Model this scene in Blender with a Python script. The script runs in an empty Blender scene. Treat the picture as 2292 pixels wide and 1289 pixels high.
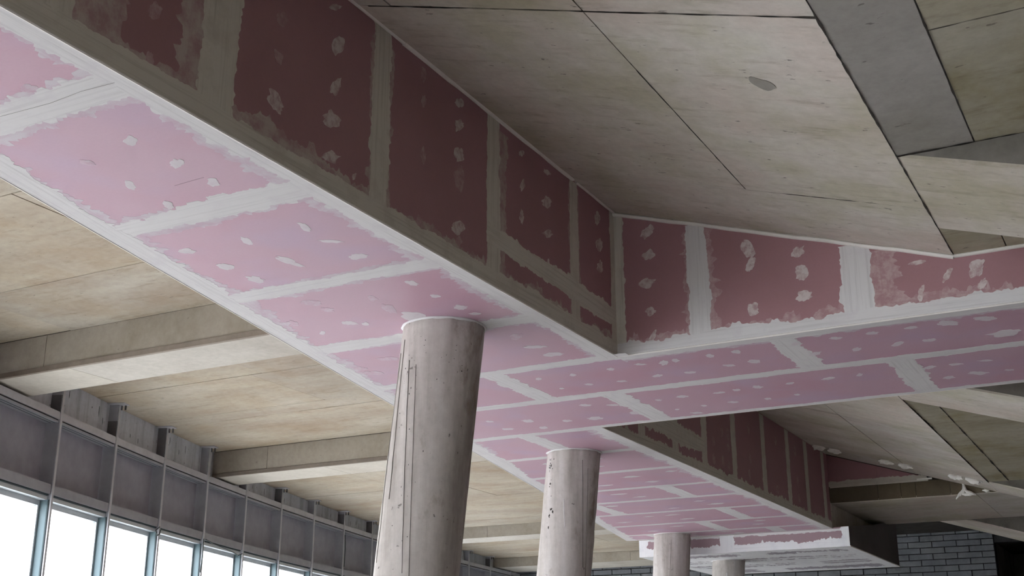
import bpy, math, random
from mathutils import Vector, Matrix, noise as mnoise

# ------------------------------------------------------------------ camera, sky, exposure
# building axes: X runs across the hall (to the right), Y runs along the bulkhead (away), Z up, floor at 0
EYE = 1.6
scene = bpy.context.scene
C = scene.collection
cam_d = bpy.data.cameras.new('camera')
cam_d.sensor_fit = 'HORIZONTAL'
cam_d.sensor_width = 36.0
cam_d.lens = 2730.0 / 2292.0 * 36.0
cam_d.clip_start, cam_d.clip_end = 0.05, 400
cam = bpy.data.objects.new('camera', cam_d)
cam.location = (0, 0, EYE)
cam.rotation_euler = (math.radians(90 + 18.3405), 0, math.radians(28.383))
C.objects.link(cam)
scene.camera = cam

world = bpy.data.worlds.new('overcast_sky')
scene.world = world
world.use_nodes = True
bg = world.node_tree.nodes['Background']
bg.inputs['Color'].default_value = (0.965, 0.925, 1.02, 1)
bg.inputs['Strength'].default_value = 2.6

scene.view_settings.view_transform = 'Standard'
scene.view_settings.look = 'None'
scene.view_settings.gamma = 1.0
scene.view_settings.use_curve_mapping = False
scene.view_settings.exposure = 2.21
scene.cycles.use_denoising = True
scene.cycles.max_bounces = 12
scene.cycles.diffuse_bounces = 8
scene.cycles.glossy_bounces = 3
scene.cycles.transparent_max_bounces = 12
scene.cycles.caustics_reflective = False
scene.cycles.caustics_refractive = False

RND = random.Random(11)

# ------------------------------------------------------------------ materials
def new_mat(name):
    m = bpy.data.materials.new(name)
    m.use_nodes = True
    nt = m.node_tree
    return m, nt, nt.nodes['Principled BSDF']

def N(nt, kind, **kw):
    n = nt.nodes.new(kind)
    for k, v in kw.items():
        if k in n.inputs:
            n.inputs[k].default_value = v
        else:
            setattr(n, k, v)
    return n

def ramp(nt, src, stops):
    r = nt.nodes.new('ShaderNodeValToRGB')
    el = r.color_ramp.elements
    while len(el) > 1:
        el.remove(el[-1])
    el[0].position, el[0].color = stops[0][0], (*stops[0][1], 1)
    for p, c in stops[1:]:
        e = el.new(p)
        e.color = (*c, 1)
    nt.links.new(src, r.inputs['Fac'])
    return r

def mixc(nt, fac, a, b, mode='MIX'):
    m = nt.nodes.new('ShaderNodeMix')
    m.data_type = 'RGBA'
    m.blend_type = mode
    for sock, val in ((m.inputs[0], fac), (m.inputs[6], a), (m.inputs[7], b)):
        if hasattr(val, 'links'):
            nt.links.new(val, sock)
        elif isinstance(val, (int, float)):
            sock.default_value = val
        else:
            sock.default_value = (*val, 1)
    return m.outputs[2]

def coords(nt, scale=(1, 1, 1), kind='world'):
    """world-space position (so neighbouring pieces do not repeat), or the mesh UV"""
    mp = nt.nodes.new('ShaderNodeMapping')
    mp.inputs['Scale'].default_value = scale
    if kind == 'uv':
        t = nt.nodes.new('ShaderNodeTexCoord')
        nt.links.new(t.outputs['UV'], mp.inputs['Vector'])
    else:
        g = nt.nodes.new('ShaderNodeNewGeometry')
        nt.links.new(g.outputs['Position'], mp.inputs['Vector'])
    return mp.outputs['Vector']

def noise_tex(nt, vec, scale, detail=4, rough=0.55):
    n = N(nt, 'ShaderNodeTexNoise', Scale=scale, Detail=detail, Roughness=rough)
    nt.links.new(vec, n.inputs['Vector'])
    return n.outputs['Fac']

def bump(nt, bsdf, h, strength=0.2, dist=0.01):
    b = N(nt, 'ShaderNodeBump', Strength=strength, Distance=dist)
    nt.links.new(h, b.inputs['Height'])
    nt.links.new(b.outputs['Normal'], bsdf.inputs['Normal'])

def concrete(name, c_dark, c_mid, c_light, stretch=(1, 1, 1), speck=0.5, rnd=0.25, rough=0.85, stain=None, hues=None):
    m, nt, b = new_mat(name)
    vec = coords(nt, stretch)
    big = noise_tex(nt, vec, 0.9, 6, 0.62)
    col = ramp(nt, big, [(0.30, c_dark), (0.5, c_mid), (0.72, c_light)]).outputs[0]
    fine = noise_tex(nt, coords(nt), 14, 6, 0.7)
    col = mixc(nt, 0.25, col, ramp(nt, fine, [(0.3, (0.35, 0.34, 0.33)), (0.7, (1, 1, 1))]).outputs[0], 'MULTIPLY')
    if hues:
        # blotches of two faint casts left by the shutter oil and the laitance
        hn = noise_tex(nt, coords(nt, (1.0, 0.8, 1.0)), 1.5, 5, 0.62)
        col = mixc(nt, 0.85, col, ramp(nt, hn, [(0.36, hues[0]), (0.5, (1, 1, 1)), (0.64, hues[1])]).outputs[0], 'MULTIPLY')
        st = noise_tex(nt, coords(nt, (1.2, 5.5, 1.0)), 2.6, 6, 0.7)
        col = mixc(nt, 0.6, col, ramp(nt, st, [(0.30, (0.62, 0.58, 0.52)), (0.46, (1, 1, 1)), (0.66, (1, 1, 1)), (0.78, (1.06, 1.05, 1.04))]).outputs[0], 'MULTIPLY')
    oi = nt.nodes.new('ShaderNodeObjectInfo')
    tint = ramp(nt, oi.outputs['Random'], [(0.0, (0.80, 0.80, 0.82)), (0.5, (1.0, 0.98, 0.95)), (1.0, (0.93, 0.90, 0.84))]).outputs[0]
    col = mixc(nt, rnd * 2, col, tint, 'MULTIPLY')
    if stain:
        at = nt.nodes.new('ShaderNodeAttribute'); at.attribute_name = 'stain'
        s = noise_tex(nt, coords(nt, (2.5, 2.5, 1.2)), 3.5, 6, 0.65)
        ad = nt.nodes.new('ShaderNodeMath'); ad.operation = 'MULTIPLY_ADD'
        nt.links.new(at.outputs['Fac'], ad.inputs[0]); ad.inputs[1].default_value = 0.23; nt.links.new(s, ad.inputs[2])
        sf = ramp(nt, ad.outputs[0], [(0.60, (0, 0, 0)), (0.80, (1, 1, 1))]).outputs[0]
        col = mixc(nt, sf, col, mixc(nt, 0.65, col, stain))
    if speck:
        # short dark nail marks and pits left by the formwork
        v = N(nt, 'ShaderNodeTexNoise', Scale=9.0, Detail=3.0, Roughness=0.6)
        nt.links.new(coords(nt, (1.0, 2.6, 1.6)), v.inputs['Vector'])
        sf = ramp(nt, v.outputs['Fac'], [(0.685, (0, 0, 0)), (0.72, (1, 1, 1))]).outputs[0]
        sfm = nt.nodes.new('ShaderNodeMath'); sfm.operation = 'MULTIPLY'; sfm.inputs[1].default_value = speck
        nt.links.new(sf, sfm.inputs[0])
        col = mixc(nt, sfm.outputs[0], col, (0.09, 0.08, 0.07))
    nt.links.new(col, b.inputs['Base Color'])
    b.inputs['Roughness'].default_value = rough
    b.inputs['Specular IOR Level'].default_value = 0.3
    bump(nt, b, fine, 0.25, 0.006)
    return m

def board_mat(name, base, mott, tint=None):
    m, nt, b = new_mat(name)
    big = noise_tex(nt, coords(nt), 1.1, 3, 0.5)
    col = ramp(nt, big, [(0.3, mott), (0.6, base)]).outputs[0]
    if tint:
        t2 = noise_tex(nt, coords(nt, (1, 1, 3)), 1.9, 2, 0.5)
        tf = ramp(nt, t2, [(0.50, (0, 0, 0)), (0.72, (1, 1, 1))]).outputs[0]
        col = mixc(nt, tf, col, tint)
    fine = noise_tex(nt, coords(nt), 60, 2, 0.5)
    col = mixc(nt, 0.10, col, ramp(nt, fine, [(0.3, (0.7, 0.7, 0.7)), (0.7, (1, 1, 1))]).outputs[0], 'MULTIPLY')
    nt.links.new(col, b.inputs['Base Color'])
    b.inputs['Roughness'].default_value = 0.55
    b.inputs['Specular IOR Level'].default_value = 0.35
    return m

def compound_mat(name, c0, c1, cs, pscale=5, lo=0.52, hi=0.72):
    """joint compound: trowel streaks run along the joint (UV u axis)"""
    m, nt, b = new_mat(name)
    st = noise_tex(nt, coords(nt, (1.1, 48, 1), 'uv'), 1.0, 5, 0.7)
    col = ramp(nt, st, [(0.30, c0), (0.5, c1), (0.7, c1)]).outputs[0]
    pat = noise_tex(nt, coords(nt), pscale, 5, 0.65)
    pf = ramp(nt, pat, [(lo, (0, 0, 0)), (hi, (1, 1, 1))]).outputs[0]
    col = mixc(nt, pf, col, cs)
    nt.links.new(col, b.inputs['Base Color'])
    b.inputs['Roughness'].default_value = 0.8
    b.inputs['Specular IOR Level'].default_value = 0.25
    bump(nt, b, st, 0.3, 0.004)
    return m

def plain_mat(name, c, rough=0.6, metal=0.0, var=0.15, spec=0.4, stretch=(1, 1, 1)):
    m, nt, b = new_mat(name)
    n = noise_tex(nt, coords(nt, stretch), 5, 4, 0.6)
    lo = tuple(x * (1 - var) for x in c)
    hi = tuple(min(1, x * (1 + var)) for x in c)
    nt.links.new(ramp(nt, n, [(0.3, lo), (0.7, hi)]).outputs[0], b.inputs['Base Color'])
    b.inputs['Roughness'].default_value = rough
    b.inputs['Metallic'].default_value = metal
    b.inputs['Specular IOR Level'].default_value = spec
    return m

M = {}
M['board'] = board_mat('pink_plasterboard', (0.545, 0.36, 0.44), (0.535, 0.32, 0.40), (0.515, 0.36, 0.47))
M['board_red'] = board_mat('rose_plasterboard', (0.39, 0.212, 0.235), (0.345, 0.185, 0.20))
M['board_red_pale'] = board_mat('pale_rose_plasterboard', (0.36, 0.25, 0.28), (0.33, 0.225, 0.25))
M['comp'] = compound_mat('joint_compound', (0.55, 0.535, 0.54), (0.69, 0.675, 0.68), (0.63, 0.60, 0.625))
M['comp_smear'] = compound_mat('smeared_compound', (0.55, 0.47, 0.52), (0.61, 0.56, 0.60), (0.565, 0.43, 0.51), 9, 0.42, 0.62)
M['comp_white'] = compound_mat('window_lit_compound', (0.72, 0.73, 0.76), (0.84, 0.85, 0.87), (0.74, 0.75, 0.79))  # whiter, bluish copy of the compound: far window light put into the colour
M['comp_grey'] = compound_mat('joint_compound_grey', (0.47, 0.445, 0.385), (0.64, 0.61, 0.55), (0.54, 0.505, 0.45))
M['comp_grey_smear'] = compound_mat('smeared_grey_compound', (0.43, 0.35, 0.33), (0.50, 0.43, 0.40), (0.40, 0.26, 0.265), 9, 0.42, 0.62)
M['fill'] = compound_mat('filler', (0.63, 0.56, 0.60), (0.68, 0.63, 0.66), (0.62, 0.52, 0.58), 22)
M['fill_thin'] = compound_mat('thin_filler', (0.60, 0.46, 0.535), (0.62, 0.52, 0.575), (0.575, 0.40, 0.485), 22, 0.42, 0.6)
M['fill_red'] = compound_mat('filler_on_rose', (0.52, 0.42, 0.43), (0.66, 0.59, 0.58), (0.45, 0.31, 0.32), 26, 0.42, 0.64)
M['fill_red_thin'] = compound_mat('thin_filler_on_rose', (0.43, 0.28, 0.295), (0.49, 0.36, 0.365), (0.40, 0.24, 0.255), 22, 0.40, 0.6)
M['board_grey'] = board_mat('window_tinted_plasterboard', (0.40, 0.37, 0.42), (0.36, 0.33, 0.38))  # bluish light of the far windows put into the board colour
M['board_dark'] = board_mat('shade_toned_board', (0.105, 0.09, 0.09), (0.07, 0.06, 0.062))  # shade on the right fascia of the lowered bulkhead put into the colour
M['bead'] = plain_mat('corner_bead', (0.78, 0.75, 0.72), 0.6, 0, 0.06)
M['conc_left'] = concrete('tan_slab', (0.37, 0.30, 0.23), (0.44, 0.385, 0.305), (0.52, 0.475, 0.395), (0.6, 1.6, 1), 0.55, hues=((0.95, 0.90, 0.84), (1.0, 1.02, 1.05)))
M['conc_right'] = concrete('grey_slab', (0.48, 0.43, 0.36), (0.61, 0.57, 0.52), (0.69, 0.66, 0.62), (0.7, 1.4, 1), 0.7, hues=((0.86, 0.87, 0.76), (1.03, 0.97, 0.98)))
M['conc_dull'] = concrete('dull_slab', (0.33, 0.30, 0.21), (0.43, 0.40, 0.31), (0.50, 0.475, 0.40), (0.7, 1.4, 1), 0.6, hues=((0.85, 0.82, 0.68), (1.0, 0.99, 0.97)))
M['conc_strip'] = concrete('grey_strip', (0.33, 0.31, 0.27), (0.42, 0.40, 0.37), (0.48, 0.46, 0.43), (0.9, 0.9, 1), 0.6)
M['lip'] = concrete('brown_lip', (0.20, 0.165, 0.13), (0.27, 0.23, 0.19), (0.32, 0.28, 0.235))
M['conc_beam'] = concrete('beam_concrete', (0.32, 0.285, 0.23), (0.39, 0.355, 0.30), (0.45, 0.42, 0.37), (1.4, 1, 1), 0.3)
M['conc_beam_lit'] = concrete('lit_beam_concrete', (0.47, 0.435, 0.375), (0.54, 0.51, 0.45), (0.60, 0.57, 0.51), (1.4, 1, 1), 0.3)  # paler copy of the beam concrete, light on the undersides put into the colour
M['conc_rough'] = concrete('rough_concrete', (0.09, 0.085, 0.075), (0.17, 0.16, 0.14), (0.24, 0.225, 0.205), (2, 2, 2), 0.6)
M['conc_face'] = concrete('brown_form_face', (0.10, 0.085, 0.06), (0.15, 0.125, 0.085), (0.20, 0.165, 0.115), (1, 1, 1), 0.3, 0.5)
M['column'] = concrete('column_concrete', (0.34, 0.31, 0.28), (0.53, 0.495, 0.465), (0.68, 0.655, 0.64), (5.5, 5.5, 0.55), 0.75, 0.1, 0.8, (0.17, 0.12, 0.07))
M['upstand'] = concrete('upstand_concrete', (0.36, 0.40, 0.44), (0.56, 0.61, 0.67), (0.64, 0.69, 0.75), (7, 7, 0.5), 0.9, 0.15)
M['dark'] = plain_mat('dark_groove', (0.05, 0.045, 0.04), 0.95, 0, 0.3, 0.1)
M['steel'] = plain_mat('grey_painted_steel', (0.30, 0.31, 0.335), 0.5, 0.0, 0.1)
M['steel_light'] = plain_mat('light_steel', (0.45, 0.46, 0.485), 0.45, 0.0, 0.1)
M['steel_dark'] = plain_mat('dark_steel', (0.12, 0.12, 0.125), 0.6, 0.0, 0.2)
M['spandrel'] = plain_mat('spandrel_board', (0.29, 0.295, 0.335), 0.7, 0, 0.1)
M['sky_tint'] = plain_mat('sky_tinted_web', (0.125, 0.185, 0.205), 0.45, 0.0, 0.1, 0.4, (2, 2, 0.3))  # bluish sky light on the mullion webs put into the colour
M['gasket'] = plain_mat('black_gasket', (0.03, 0.05, 0.055), 0.6, 0, 0.1)
M['alu'] = plain_mat('aluminium_frame', (0.50, 0.54, 0.56), 0.4, 0.2, 0.06)
M['brick'] = concrete('grey_brick', (0.135, 0.145, 0.155), (0.185, 0.197, 0.21), (0.235, 0.247, 0.26), (3, 3, 3), 0.2, 0.3)
M['mortar'] = plain_mat('open_joint', (0.05, 0.05, 0.05), 0.95, 0, 0.3, 0.1)
M['floor'] = concrete('floor_concrete', (0.43, 0.42, 0.41), (0.51, 0.50, 0.485), (0.57, 0.56, 0.54), (1, 1, 1), 0.1)
M['wall'] = concrete('wall_render', (0.12, 0.115, 0.105), (0.16, 0.15, 0.14), (0.20, 0.19, 0.18), (1, 1, 1), 0.1)
M['paving'] = concrete('outdoor_paving', (0.66, 0.66, 0.65), (0.74, 0.74, 0.73), (0.8, 0.8, 0.79), (1, 1, 1), 0.0)
M['foam'] = plain_mat('white_foam', (0.88, 0.86, 0.82), 0.9, 0, 0.15)
M['cable'] = plain_mat('black_cable', (0.03, 0.045, 0.045), 0.5, 0, 0.1)
M['facade'] = plain_mat('pale_render', (0.155, 0.178, 0.172), 0.9, 0, 0.05)
M['stain'] = plain_mat('cement_smear', (0.30, 0.28, 0.25), 0.9, 0, 0.2)

def glass_mat():
    m = bpy.data.materials.new('window_glass')
    m.use_nodes = True
    nt = m.node_tree
    nt.nodes.clear()
    out = nt.nodes.new('ShaderNodeOutputMaterial')
    tr = nt.nodes.new('ShaderNodeBsdfTransparent')
    tr.inputs['Color'].default_value = (0.92, 0.96, 0.95, 1)
    gl = nt.nodes.new('ShaderNodeBsdfGlossy')
    gl.inputs['Roughness'].default_value = 0.02
    mx = nt.nodes.new('ShaderNodeMixShader')
    mx.inputs[0].default_value = 0.05
    nt.links.new(tr.outputs[0], mx.inputs[1])
    nt.links.new(gl.outputs[0], mx.inputs[2])
    nt.links.new(mx.outputs[0], out.inputs['Surface'])
    return m
M['glass'] = glass_mat()

# ------------------------------------------------------------------ mesh helpers
class MB:
    """collects faces, builds ONE mesh object"""
    def __init__(self):
        self.v, self.f, self.uv = [], [], {}
    def add(self, verts, faces, uvs=None):
        o = len(self.v)
        self.v += [tuple(p) for p in verts]
        self.f += [tuple(i + o for i in f) for f in faces]
        if uvs:
            for i, t in enumerate(uvs):
                self.uv[o + i] = t
        return self
    def box(self, x0, x1, y0, y1, z0, z1):
        vs = [(x, y, z) for z in (z0, z1) for y in (y0, y1) for x in (x0, x1)]
        return self.add(vs, [(0, 2, 3, 1), (4, 5, 7, 6), (0, 1, 5, 4), (2, 6, 7, 3), (0, 4, 6, 2), (1, 3, 7, 5)])
    def obox(self, o, ax, ay, az, a0, a1, b0, b1, c0, c1):
        """box in the frame (o; ax, ay, az)"""
        vs = [o + ax * a + ay * b + az * c for c in (c0, c1) for b in (b0, b1) for a in (a0, a1)]
        return self.add(vs, [(0, 2, 3, 1), (4, 5, 7, 6), (0, 1, 5, 4), (2, 6, 7, 3), (0, 4, 6, 2), (1, 3, 7, 5)])
    def slab(self, poly, back):
        """polygon (list of 3D points) extruded by the vector back"""
        n = len(poly)
        vs = [Vector(p) for p in poly] + [Vector(p) + back for p in poly]
        fs = [tuple(range(n)), tuple(reversed(range(n, 2 * n)))]
        fs += [(i, i + n, (i + 1) % n + n, (i + 1) % n) for i in range(n)]
        return self.add(vs, fs)
    def tube(self, pts, r, seg=8):
        pts = [Vector(p) for p in pts]
        rings = []
        for i, p in enumerate(pts):
            t = (pts[min(i + 1, len(pts) - 1)] - pts[max(i - 1, 0)]).normalized()
            a = t.orthogonal().normalized() if i == 0 else (a - t * a.dot(t)).normalized()
            b = t.cross(a)
            rings.append([p + (a * math.cos(2 * math.pi * k / seg) + b * math.sin(2 * math.pi * k / seg)) * r for k in range(seg)])
        vs = [q for ring in rings for q in ring]
        fs = []
        for i in range(len(pts) - 1):
            for k in range(seg):
                k2 = (k + 1) % seg
                fs.append((i * seg + k, i * seg + k2, (i + 1) * seg + k2, (i + 1) * seg + k))
        fs += [tuple(reversed(range(seg))), tuple(range((len(pts) - 1) * seg, len(pts) * seg))]
        return self.add(vs, fs)
    def mesh(self, name, mat, smooth=False):
        me = bpy.data.meshes.new(name)
        me.from_pydata(self.v, [], self.f)
        if self.uv:
            lay = me.uv_layers.new(name='UVMap')
            for lp in me.loops:
                lay.data[lp.index].uv = self.uv.get(lp.vertex_index, (0, 0))
        me.materials.append(M[mat])
        if smooth:
            me.polygons.foreach_set('use_smooth', [True] * len(me.polygons))
        import bmesh
        bm = bmesh.new(); bm.from_mesh(me)
        bmesh.ops.recalc_face_normals(bm, faces=bm.faces)
        bm.to_mesh(me); bm.free()
        me.update()
        return me
    def build(self, name, mat, parent=None, smooth=False):
        return link(name, self.mesh(name, mat, smooth), parent)

def link(name, me, parent=None):
    o = bpy.data.objects.new(name, me)
    C.objects.link(o)
    if parent is not None:
        o.parent = parent
        o.matrix_parent_inverse = parent.matrix_basis.inverted()
    return o

def empty(name, loc=(0, 0, 0)):
    o = bpy.data.objects.new(name, None)
    o.location = loc
    o.empty_display_size = 0.2
    C.objects.link(o)
    return o

def tag(o, label, cat, group=None):
    o['label'] = label
    o['category'] = cat
    if group:
        o['group'] = group
    return o

def struct(o, label=None):
    o['kind'] = 'structure'
    if label:
        o['label'] = label
    return o

def P(v, u, z):
    """hall coordinates; z counted from eye height"""
    return Vector((v, u, z + EYE))

def wob(s, seed):
    return mnoise.noise(Vector((s, seed * 7.31, seed * 1.7)))

def ragged(s, seed, rough=1.0):
    r = 0.5 * wob(s * 1.6, seed) + 0.30 * wob(s * 7, seed + 3) + 0.26 * wob(s * 24, seed + 5) + 0.22 * wob(s * 61, seed + 7)
    j = wob(s * 11, seed + 9)
    return rough * (r + (0.35 if j > 0.33 else 0) - (0.25 if j < -0.42 else 0))

# ------------------------------------------------------------------ key dimensions (z counted from eye height)
H = 2.40            # underside of the main bulkhead
HLOW = 2.12         # underside of the lowered far bulkhead
SLAB = 3.60
VR1, VR2 = -3.53, -4.70
UC0, UC1, UC2 = 8.205, 9.25, 10.49
UEND = 19.10
SL = 0.315
def vL(u): return -4.872 - 0.214 * (u - 3.845)
def zslope(v, v0): return 3.57 - SL * (v - v0)
CREASE1, CREASE2, ZFLAT = -1.055, -2.24, 2.79

# window wall line in plan: gently curved
def wall_v(u):
    x = u - 20
    return -0.000057 * x ** 3 + 0.00657 * x * x - 0.2383 * x - 14.58

mull = []
u, v = 9.99, wall_v(9.99)
pts = [(v, u)]
while u < 31.3:
    du = 1.5 / math.sqrt(1 + ((wall_v(u + 0.01) - wall_v(u)) / 0.01) ** 2)
    u += du
    pts.append((wall_v(u), u))
back = []
u, v, sl = 9.99, wall_v(9.99), (wall_v(10.0) - wall_v(9.99)) / 0.01
while u > -13.5:
    k = 1.5 / math.sqrt(1 + sl * sl)
    u -= k; v -= sl * k
    back.append((v, u))
    if u < 8: sl *= 0.78
mull = [Vector((a, b, 0)) for a, b in reversed(back)] + [Vector((a, b, 0)) for a, b in pts]
NB = len(back)
def wall_at(u):
    for a, b in zip(mull, mull[1:]):
        if a.y <= u <= b.y:
            return a.x + (b.x - a.x) * (u - a.y) / (b.y - a.y)
    return mull[0].x if u < mull[0].y else mull[-1].x
UB, UF, VRIGHT = mull[0].y, 31.0, 9.0
VFAR = 1.0          # unseen wall jog added to cut bounce light on the right beyond Y = 13

# ------------------------------------------------------------------ floor, shell, outdoors
outline = [(m.x - 0.22, m.y) for m in mull]
fl = MB().slab([(a, b, 0) for a, b in outline] + [(VRIGHT, outline[-1][1], 0), (VRIGHT, UB, 0)], Vector((0, 0, -0.25))).build('floor', 'floor')
struct(fl, 'bare concrete floor of the hall')
g = MB().box(-90, 60, -60, 110, -0.32, -0.26).build('ground', 'paving')
struct(g, 'pale paving outside the windows')
w = MB().box(VRIGHT, VRIGHT + 0.25, UB, 13.0, 0, 5.5).box(VFAR, VRIGHT + .25, 13.0, 13.2, 0, 5.5).box(VFAR, VFAR + .2, 13.2, UF + 6, 0, 5.5).build('wall_right', 'wall')  # far jog is unseen, added to keep bounce light off the far fascia
struct(w, 'plain rendered wall on the right side of the hall, with an unseen jog added to cut bounce light')

# far brick wall: open dark joints, each brick in view is its own piece
BW, BH, ZB0, OPEN_V = 0.56, 0.143, 2.30, -3.87
wf = MB()
wf.box(-18.2, OPEN_V + 0.0, UF + 0.045, UF + 0.3, 0, 5.6)
wf.box(OPEN_V, VRIGHT, UF + 0.03, UF + 0.3, 3.35 + EYE, 5.6)
wallf = struct(wf.build('wall_front', 'mortar'), 'grey brick wall with open dark joints at the far end')
bm_ = MB()
cx, cz, cy = BW / 2 - 0.011, BH / 2 - 0.011, 0.045
bm_.box(-cx, cx, -cy, cy, -cz, cz)
brick_me = bm_.mesh('brick', 'brick')
half = MB(); half.box(-cx / 2 + 0.002, cx / 2 - 0.002, -cy, cy, -cz, cz)
half_me = half.mesh('brick_half', 'brick')
rest = MB()
for r in range(-28, 14):
    z = ZB0 + (r + 0.5) * BH
    if z < -EYE: continue
    x = OPEN_V - (BW / 2 if r % 2 else 0.0)
    if r % 2:
        if 0 <= r < 12:
            o = link('brick', half_me, wallf); o.location = (OPEN_V - BW / 4, UF + 0.02, z + EYE)
    while x - BW > -17.3:
        c = x - BW / 2
        seen = (c > -6.9 and 0 <= r < 12) or (-14.6 < c <= -6.9 and 0 <= r < 5)
        if seen:
            o = link('brick', brick_me, wallf)
            o.location = (c, UF + 0.02 + RND.uniform(-0.006, 0.004), z + EYE + RND.uniform(-0.002, 0.002))
            o.rotation_euler = (0, RND.uniform(-0.004, 0.004), RND.uniform(-0.006, 0.006))
        elif r < 14:
            rest.box(c - cx, c + cx, UF - 0.01, UF + 0.05, z + EYE - cz, z + EYE + cz)
        x -= BW
o = rest.build('brickwork', 'brick', wallf); o['kind'] = 'stuff'
# dark corridor behind the opening
cr = MB()
cr.box(OPEN_V - 0.5, VRIGHT, UF + 6, UF + 6.2, 0, 5.6)
cr.box(OPEN_V - 0.5, OPEN_V - 0.3, UF + 0.3, UF + 6, 0, 5.6)
cr.box(OPEN_V - 0.5, VRIGHT, UF + 0.3, UF + 6, -0.2, 0)
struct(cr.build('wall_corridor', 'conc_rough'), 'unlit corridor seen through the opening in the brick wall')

# glazed back side of the hall, behind the viewer
wb = MB()
x0 = mull[0].x
wb.box(x0, VRIGHT, UB - 0.3, UB, 4.3, 5.6)
xs = [x0 + (VRIGHT - x0) * i / 5 for i in range(6)]
for x in xs: wb.box(x - 0.2, x + 0.2, UB - 0.3, UB, 0, 4.3)
wb.box(xs[2], VRIGHT, UB - .3, UB, 0, 4.3)
struct(wb.build('wall_back', 'wall'), 'rendered wall with tall windows behind the viewer')
wn = 0
for a, b in zip(xs[:3], xs[1:3]):
    wn += 1
    e = struct(empty('window_%d' % wn, ((a + b) / 2, UB - 0.15, 0)))
    fr = MB()
    for (p, q, r, s) in ((a + .2, a + .27, 0, 4.3), (b - .27, b - .2, 0, 4.3), (a + .27, b - .27, 0, .08), (a + .27, b - .27, 4.22, 4.3), ((a + b) / 2 - .03, (a + b) / 2 + .03, .08, 4.22)):
        fr.box(p, q, UB - .19, UB - .11, r, s)
    fr.build('window_frame', 'alu', e)
    MB().box(a + .27, b - .27, UB - .155, UB - .145, .08, 4.22).build('pane', 'glass', e)

# ------------------------------------------------------------------ concrete ceiling: slab core above, cast panels with open joints below
ceil = struct(empty('ceiling', (0, 8, SLAB + EYE)), 'bare concrete ceiling with formwork panel joints')
ZT = SLAB + EYE + 0.05
MB().slab([(a, b, ZT) for a, b in outline] + [(VRIGHT + .25, outline[-1][1], ZT), (VRIGHT + .25, UB - .3, ZT), (outline[0][0], UB - .3, ZT)], Vector((0, 0, 0.25))).build('slab_core', 'dark', ceil)
MB().box(OPEN_V - .6, VRIGHT + .25, UF, UF + 6.2, SLAB + EYE + .04, SLAB + EYE + .3).build('slab_core', 'dark', ceil)
GAP = 0.004
def panel(poly, mat, name='slab_panel', th=0.045, parent=None, dz=None):
    dz = RND.uniform(-0.003, 0.003) if dz is None else dz
    return MB().slab([Vector(p) + Vector((0, 0, dz)) for p in poly], Vector((0, 0, th))).build(name, mat, parent or ceil)
def left_bay(us, z, splits, vend):
    for i, (u0, u1) in enumerate(zip(us, us[1:])):
        vs = splits.get(i, [])
        a, b = u0 + GAP, u1 - GAP
        edges = [None] + list(vs) + [vend]
        for k in range(len(edges) - 1):
            l0 = (wall_at(a) - .19) if edges[k] is None else edges[k] + GAP
            l1 = (wall_at(b) - .19) if edges[k] is None else edges[k] + GAP
            r = edges[k + 1] - GAP
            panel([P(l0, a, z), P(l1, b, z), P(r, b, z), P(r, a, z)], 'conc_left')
left_bay([UB, -8.93, -7.3, -5.67, -4.04, -2.41, -0.78, 0.85, 2.48, 4.11, 5.74, 7.37, 8.60], SLAB, {9: [-8.7], 10: [-7.43], 11: [-9.9]}, -4.6)
left_bay([9.35, 10.97, 12.45, 12.83, 14.03, 14.58], SLAB, {0: [-9.3], 1: [-9.48], 3: [-10.2]}, -4.8)
left_bay([15.35, 16.47, 18.17, 19.60, 21.10, 22.40, 23.30], 3.43, {0: [-11.6], 1: [-11.95], 2: [-10.9], 3: [-12.2, -9.9]}, -8.0)
left_bay([24.10, 25.6, 27.1, 28.5, 29.30], 3.43, {1: [-12]}, -8.0)
# right side: slab falling away from the bulkhead, then level
def slope_panels(us, vs, v0, mats):
    for i, (u0, u1) in enumerate(zip(us, us[1:])):
        for k, (a, b) in enumerate(zip(vs, vs[1:])):
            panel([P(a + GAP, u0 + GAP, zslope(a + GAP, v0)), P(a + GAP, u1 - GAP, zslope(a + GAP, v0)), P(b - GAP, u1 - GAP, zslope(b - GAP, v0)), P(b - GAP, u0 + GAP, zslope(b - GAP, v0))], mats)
slope_panels([UB, -10.35, -7.83, -5.31, -2.79, -0.27, 2.22, 4.74], [-3.56, -3.30, -2.17, CREASE1], VR1, 'conc_right')
slope_panels([4.74, 7.25], [-3.56, -2.17, CREASE1], VR1, 'conc_right')
slope_panels([7.25, 9.30], [-3.56, CREASE1], VR1, 'conc_right')
slope_panels([9.30, 11.8, 14.35, 16.9, 18.15, UEND], [-4.78, -3.35, CREASE2], -4.75, 'conc_right')
def flat_panels(us, vs, mat):
    for u0, u1 in zip(us, us[1:]):
        for a, b in zip(vs, vs[1:]):
            panel([P(a + GAP, u0 + GAP, ZFLAT), P(a + GAP, u1 - GAP, ZFLAT), P(b - GAP, u1 - GAP, ZFLAT), P(b - GAP, u0 + GAP, ZFLAT)], mat)
flat_panels([UB, -7, 0.1, 6.40], [CREASE1, -0.65], 'conc_strip')
flat_panels([UB, -9.8, -7.35, -4.9, -2.4, 0.1, 2.6, 5.08, 6.40], [-0.65, 1.8, 4.3, 6.7, VRIGHT], 'conc_dull')
flat_panels([7.63, 9.30], [CREASE1, -0.72, 1.8, 4.3, VRIGHT], 'conc_dull')
flat_panels([9.30, 11.10], [CREASE2, -1.9, 0.6, 3.0, VRIGHT], 'conc_dull')
flat_panels([12.35, 15.2, 18.15], [CREASE2, -1.97, -0.6, VFAR], 'conc_dull')
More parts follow.
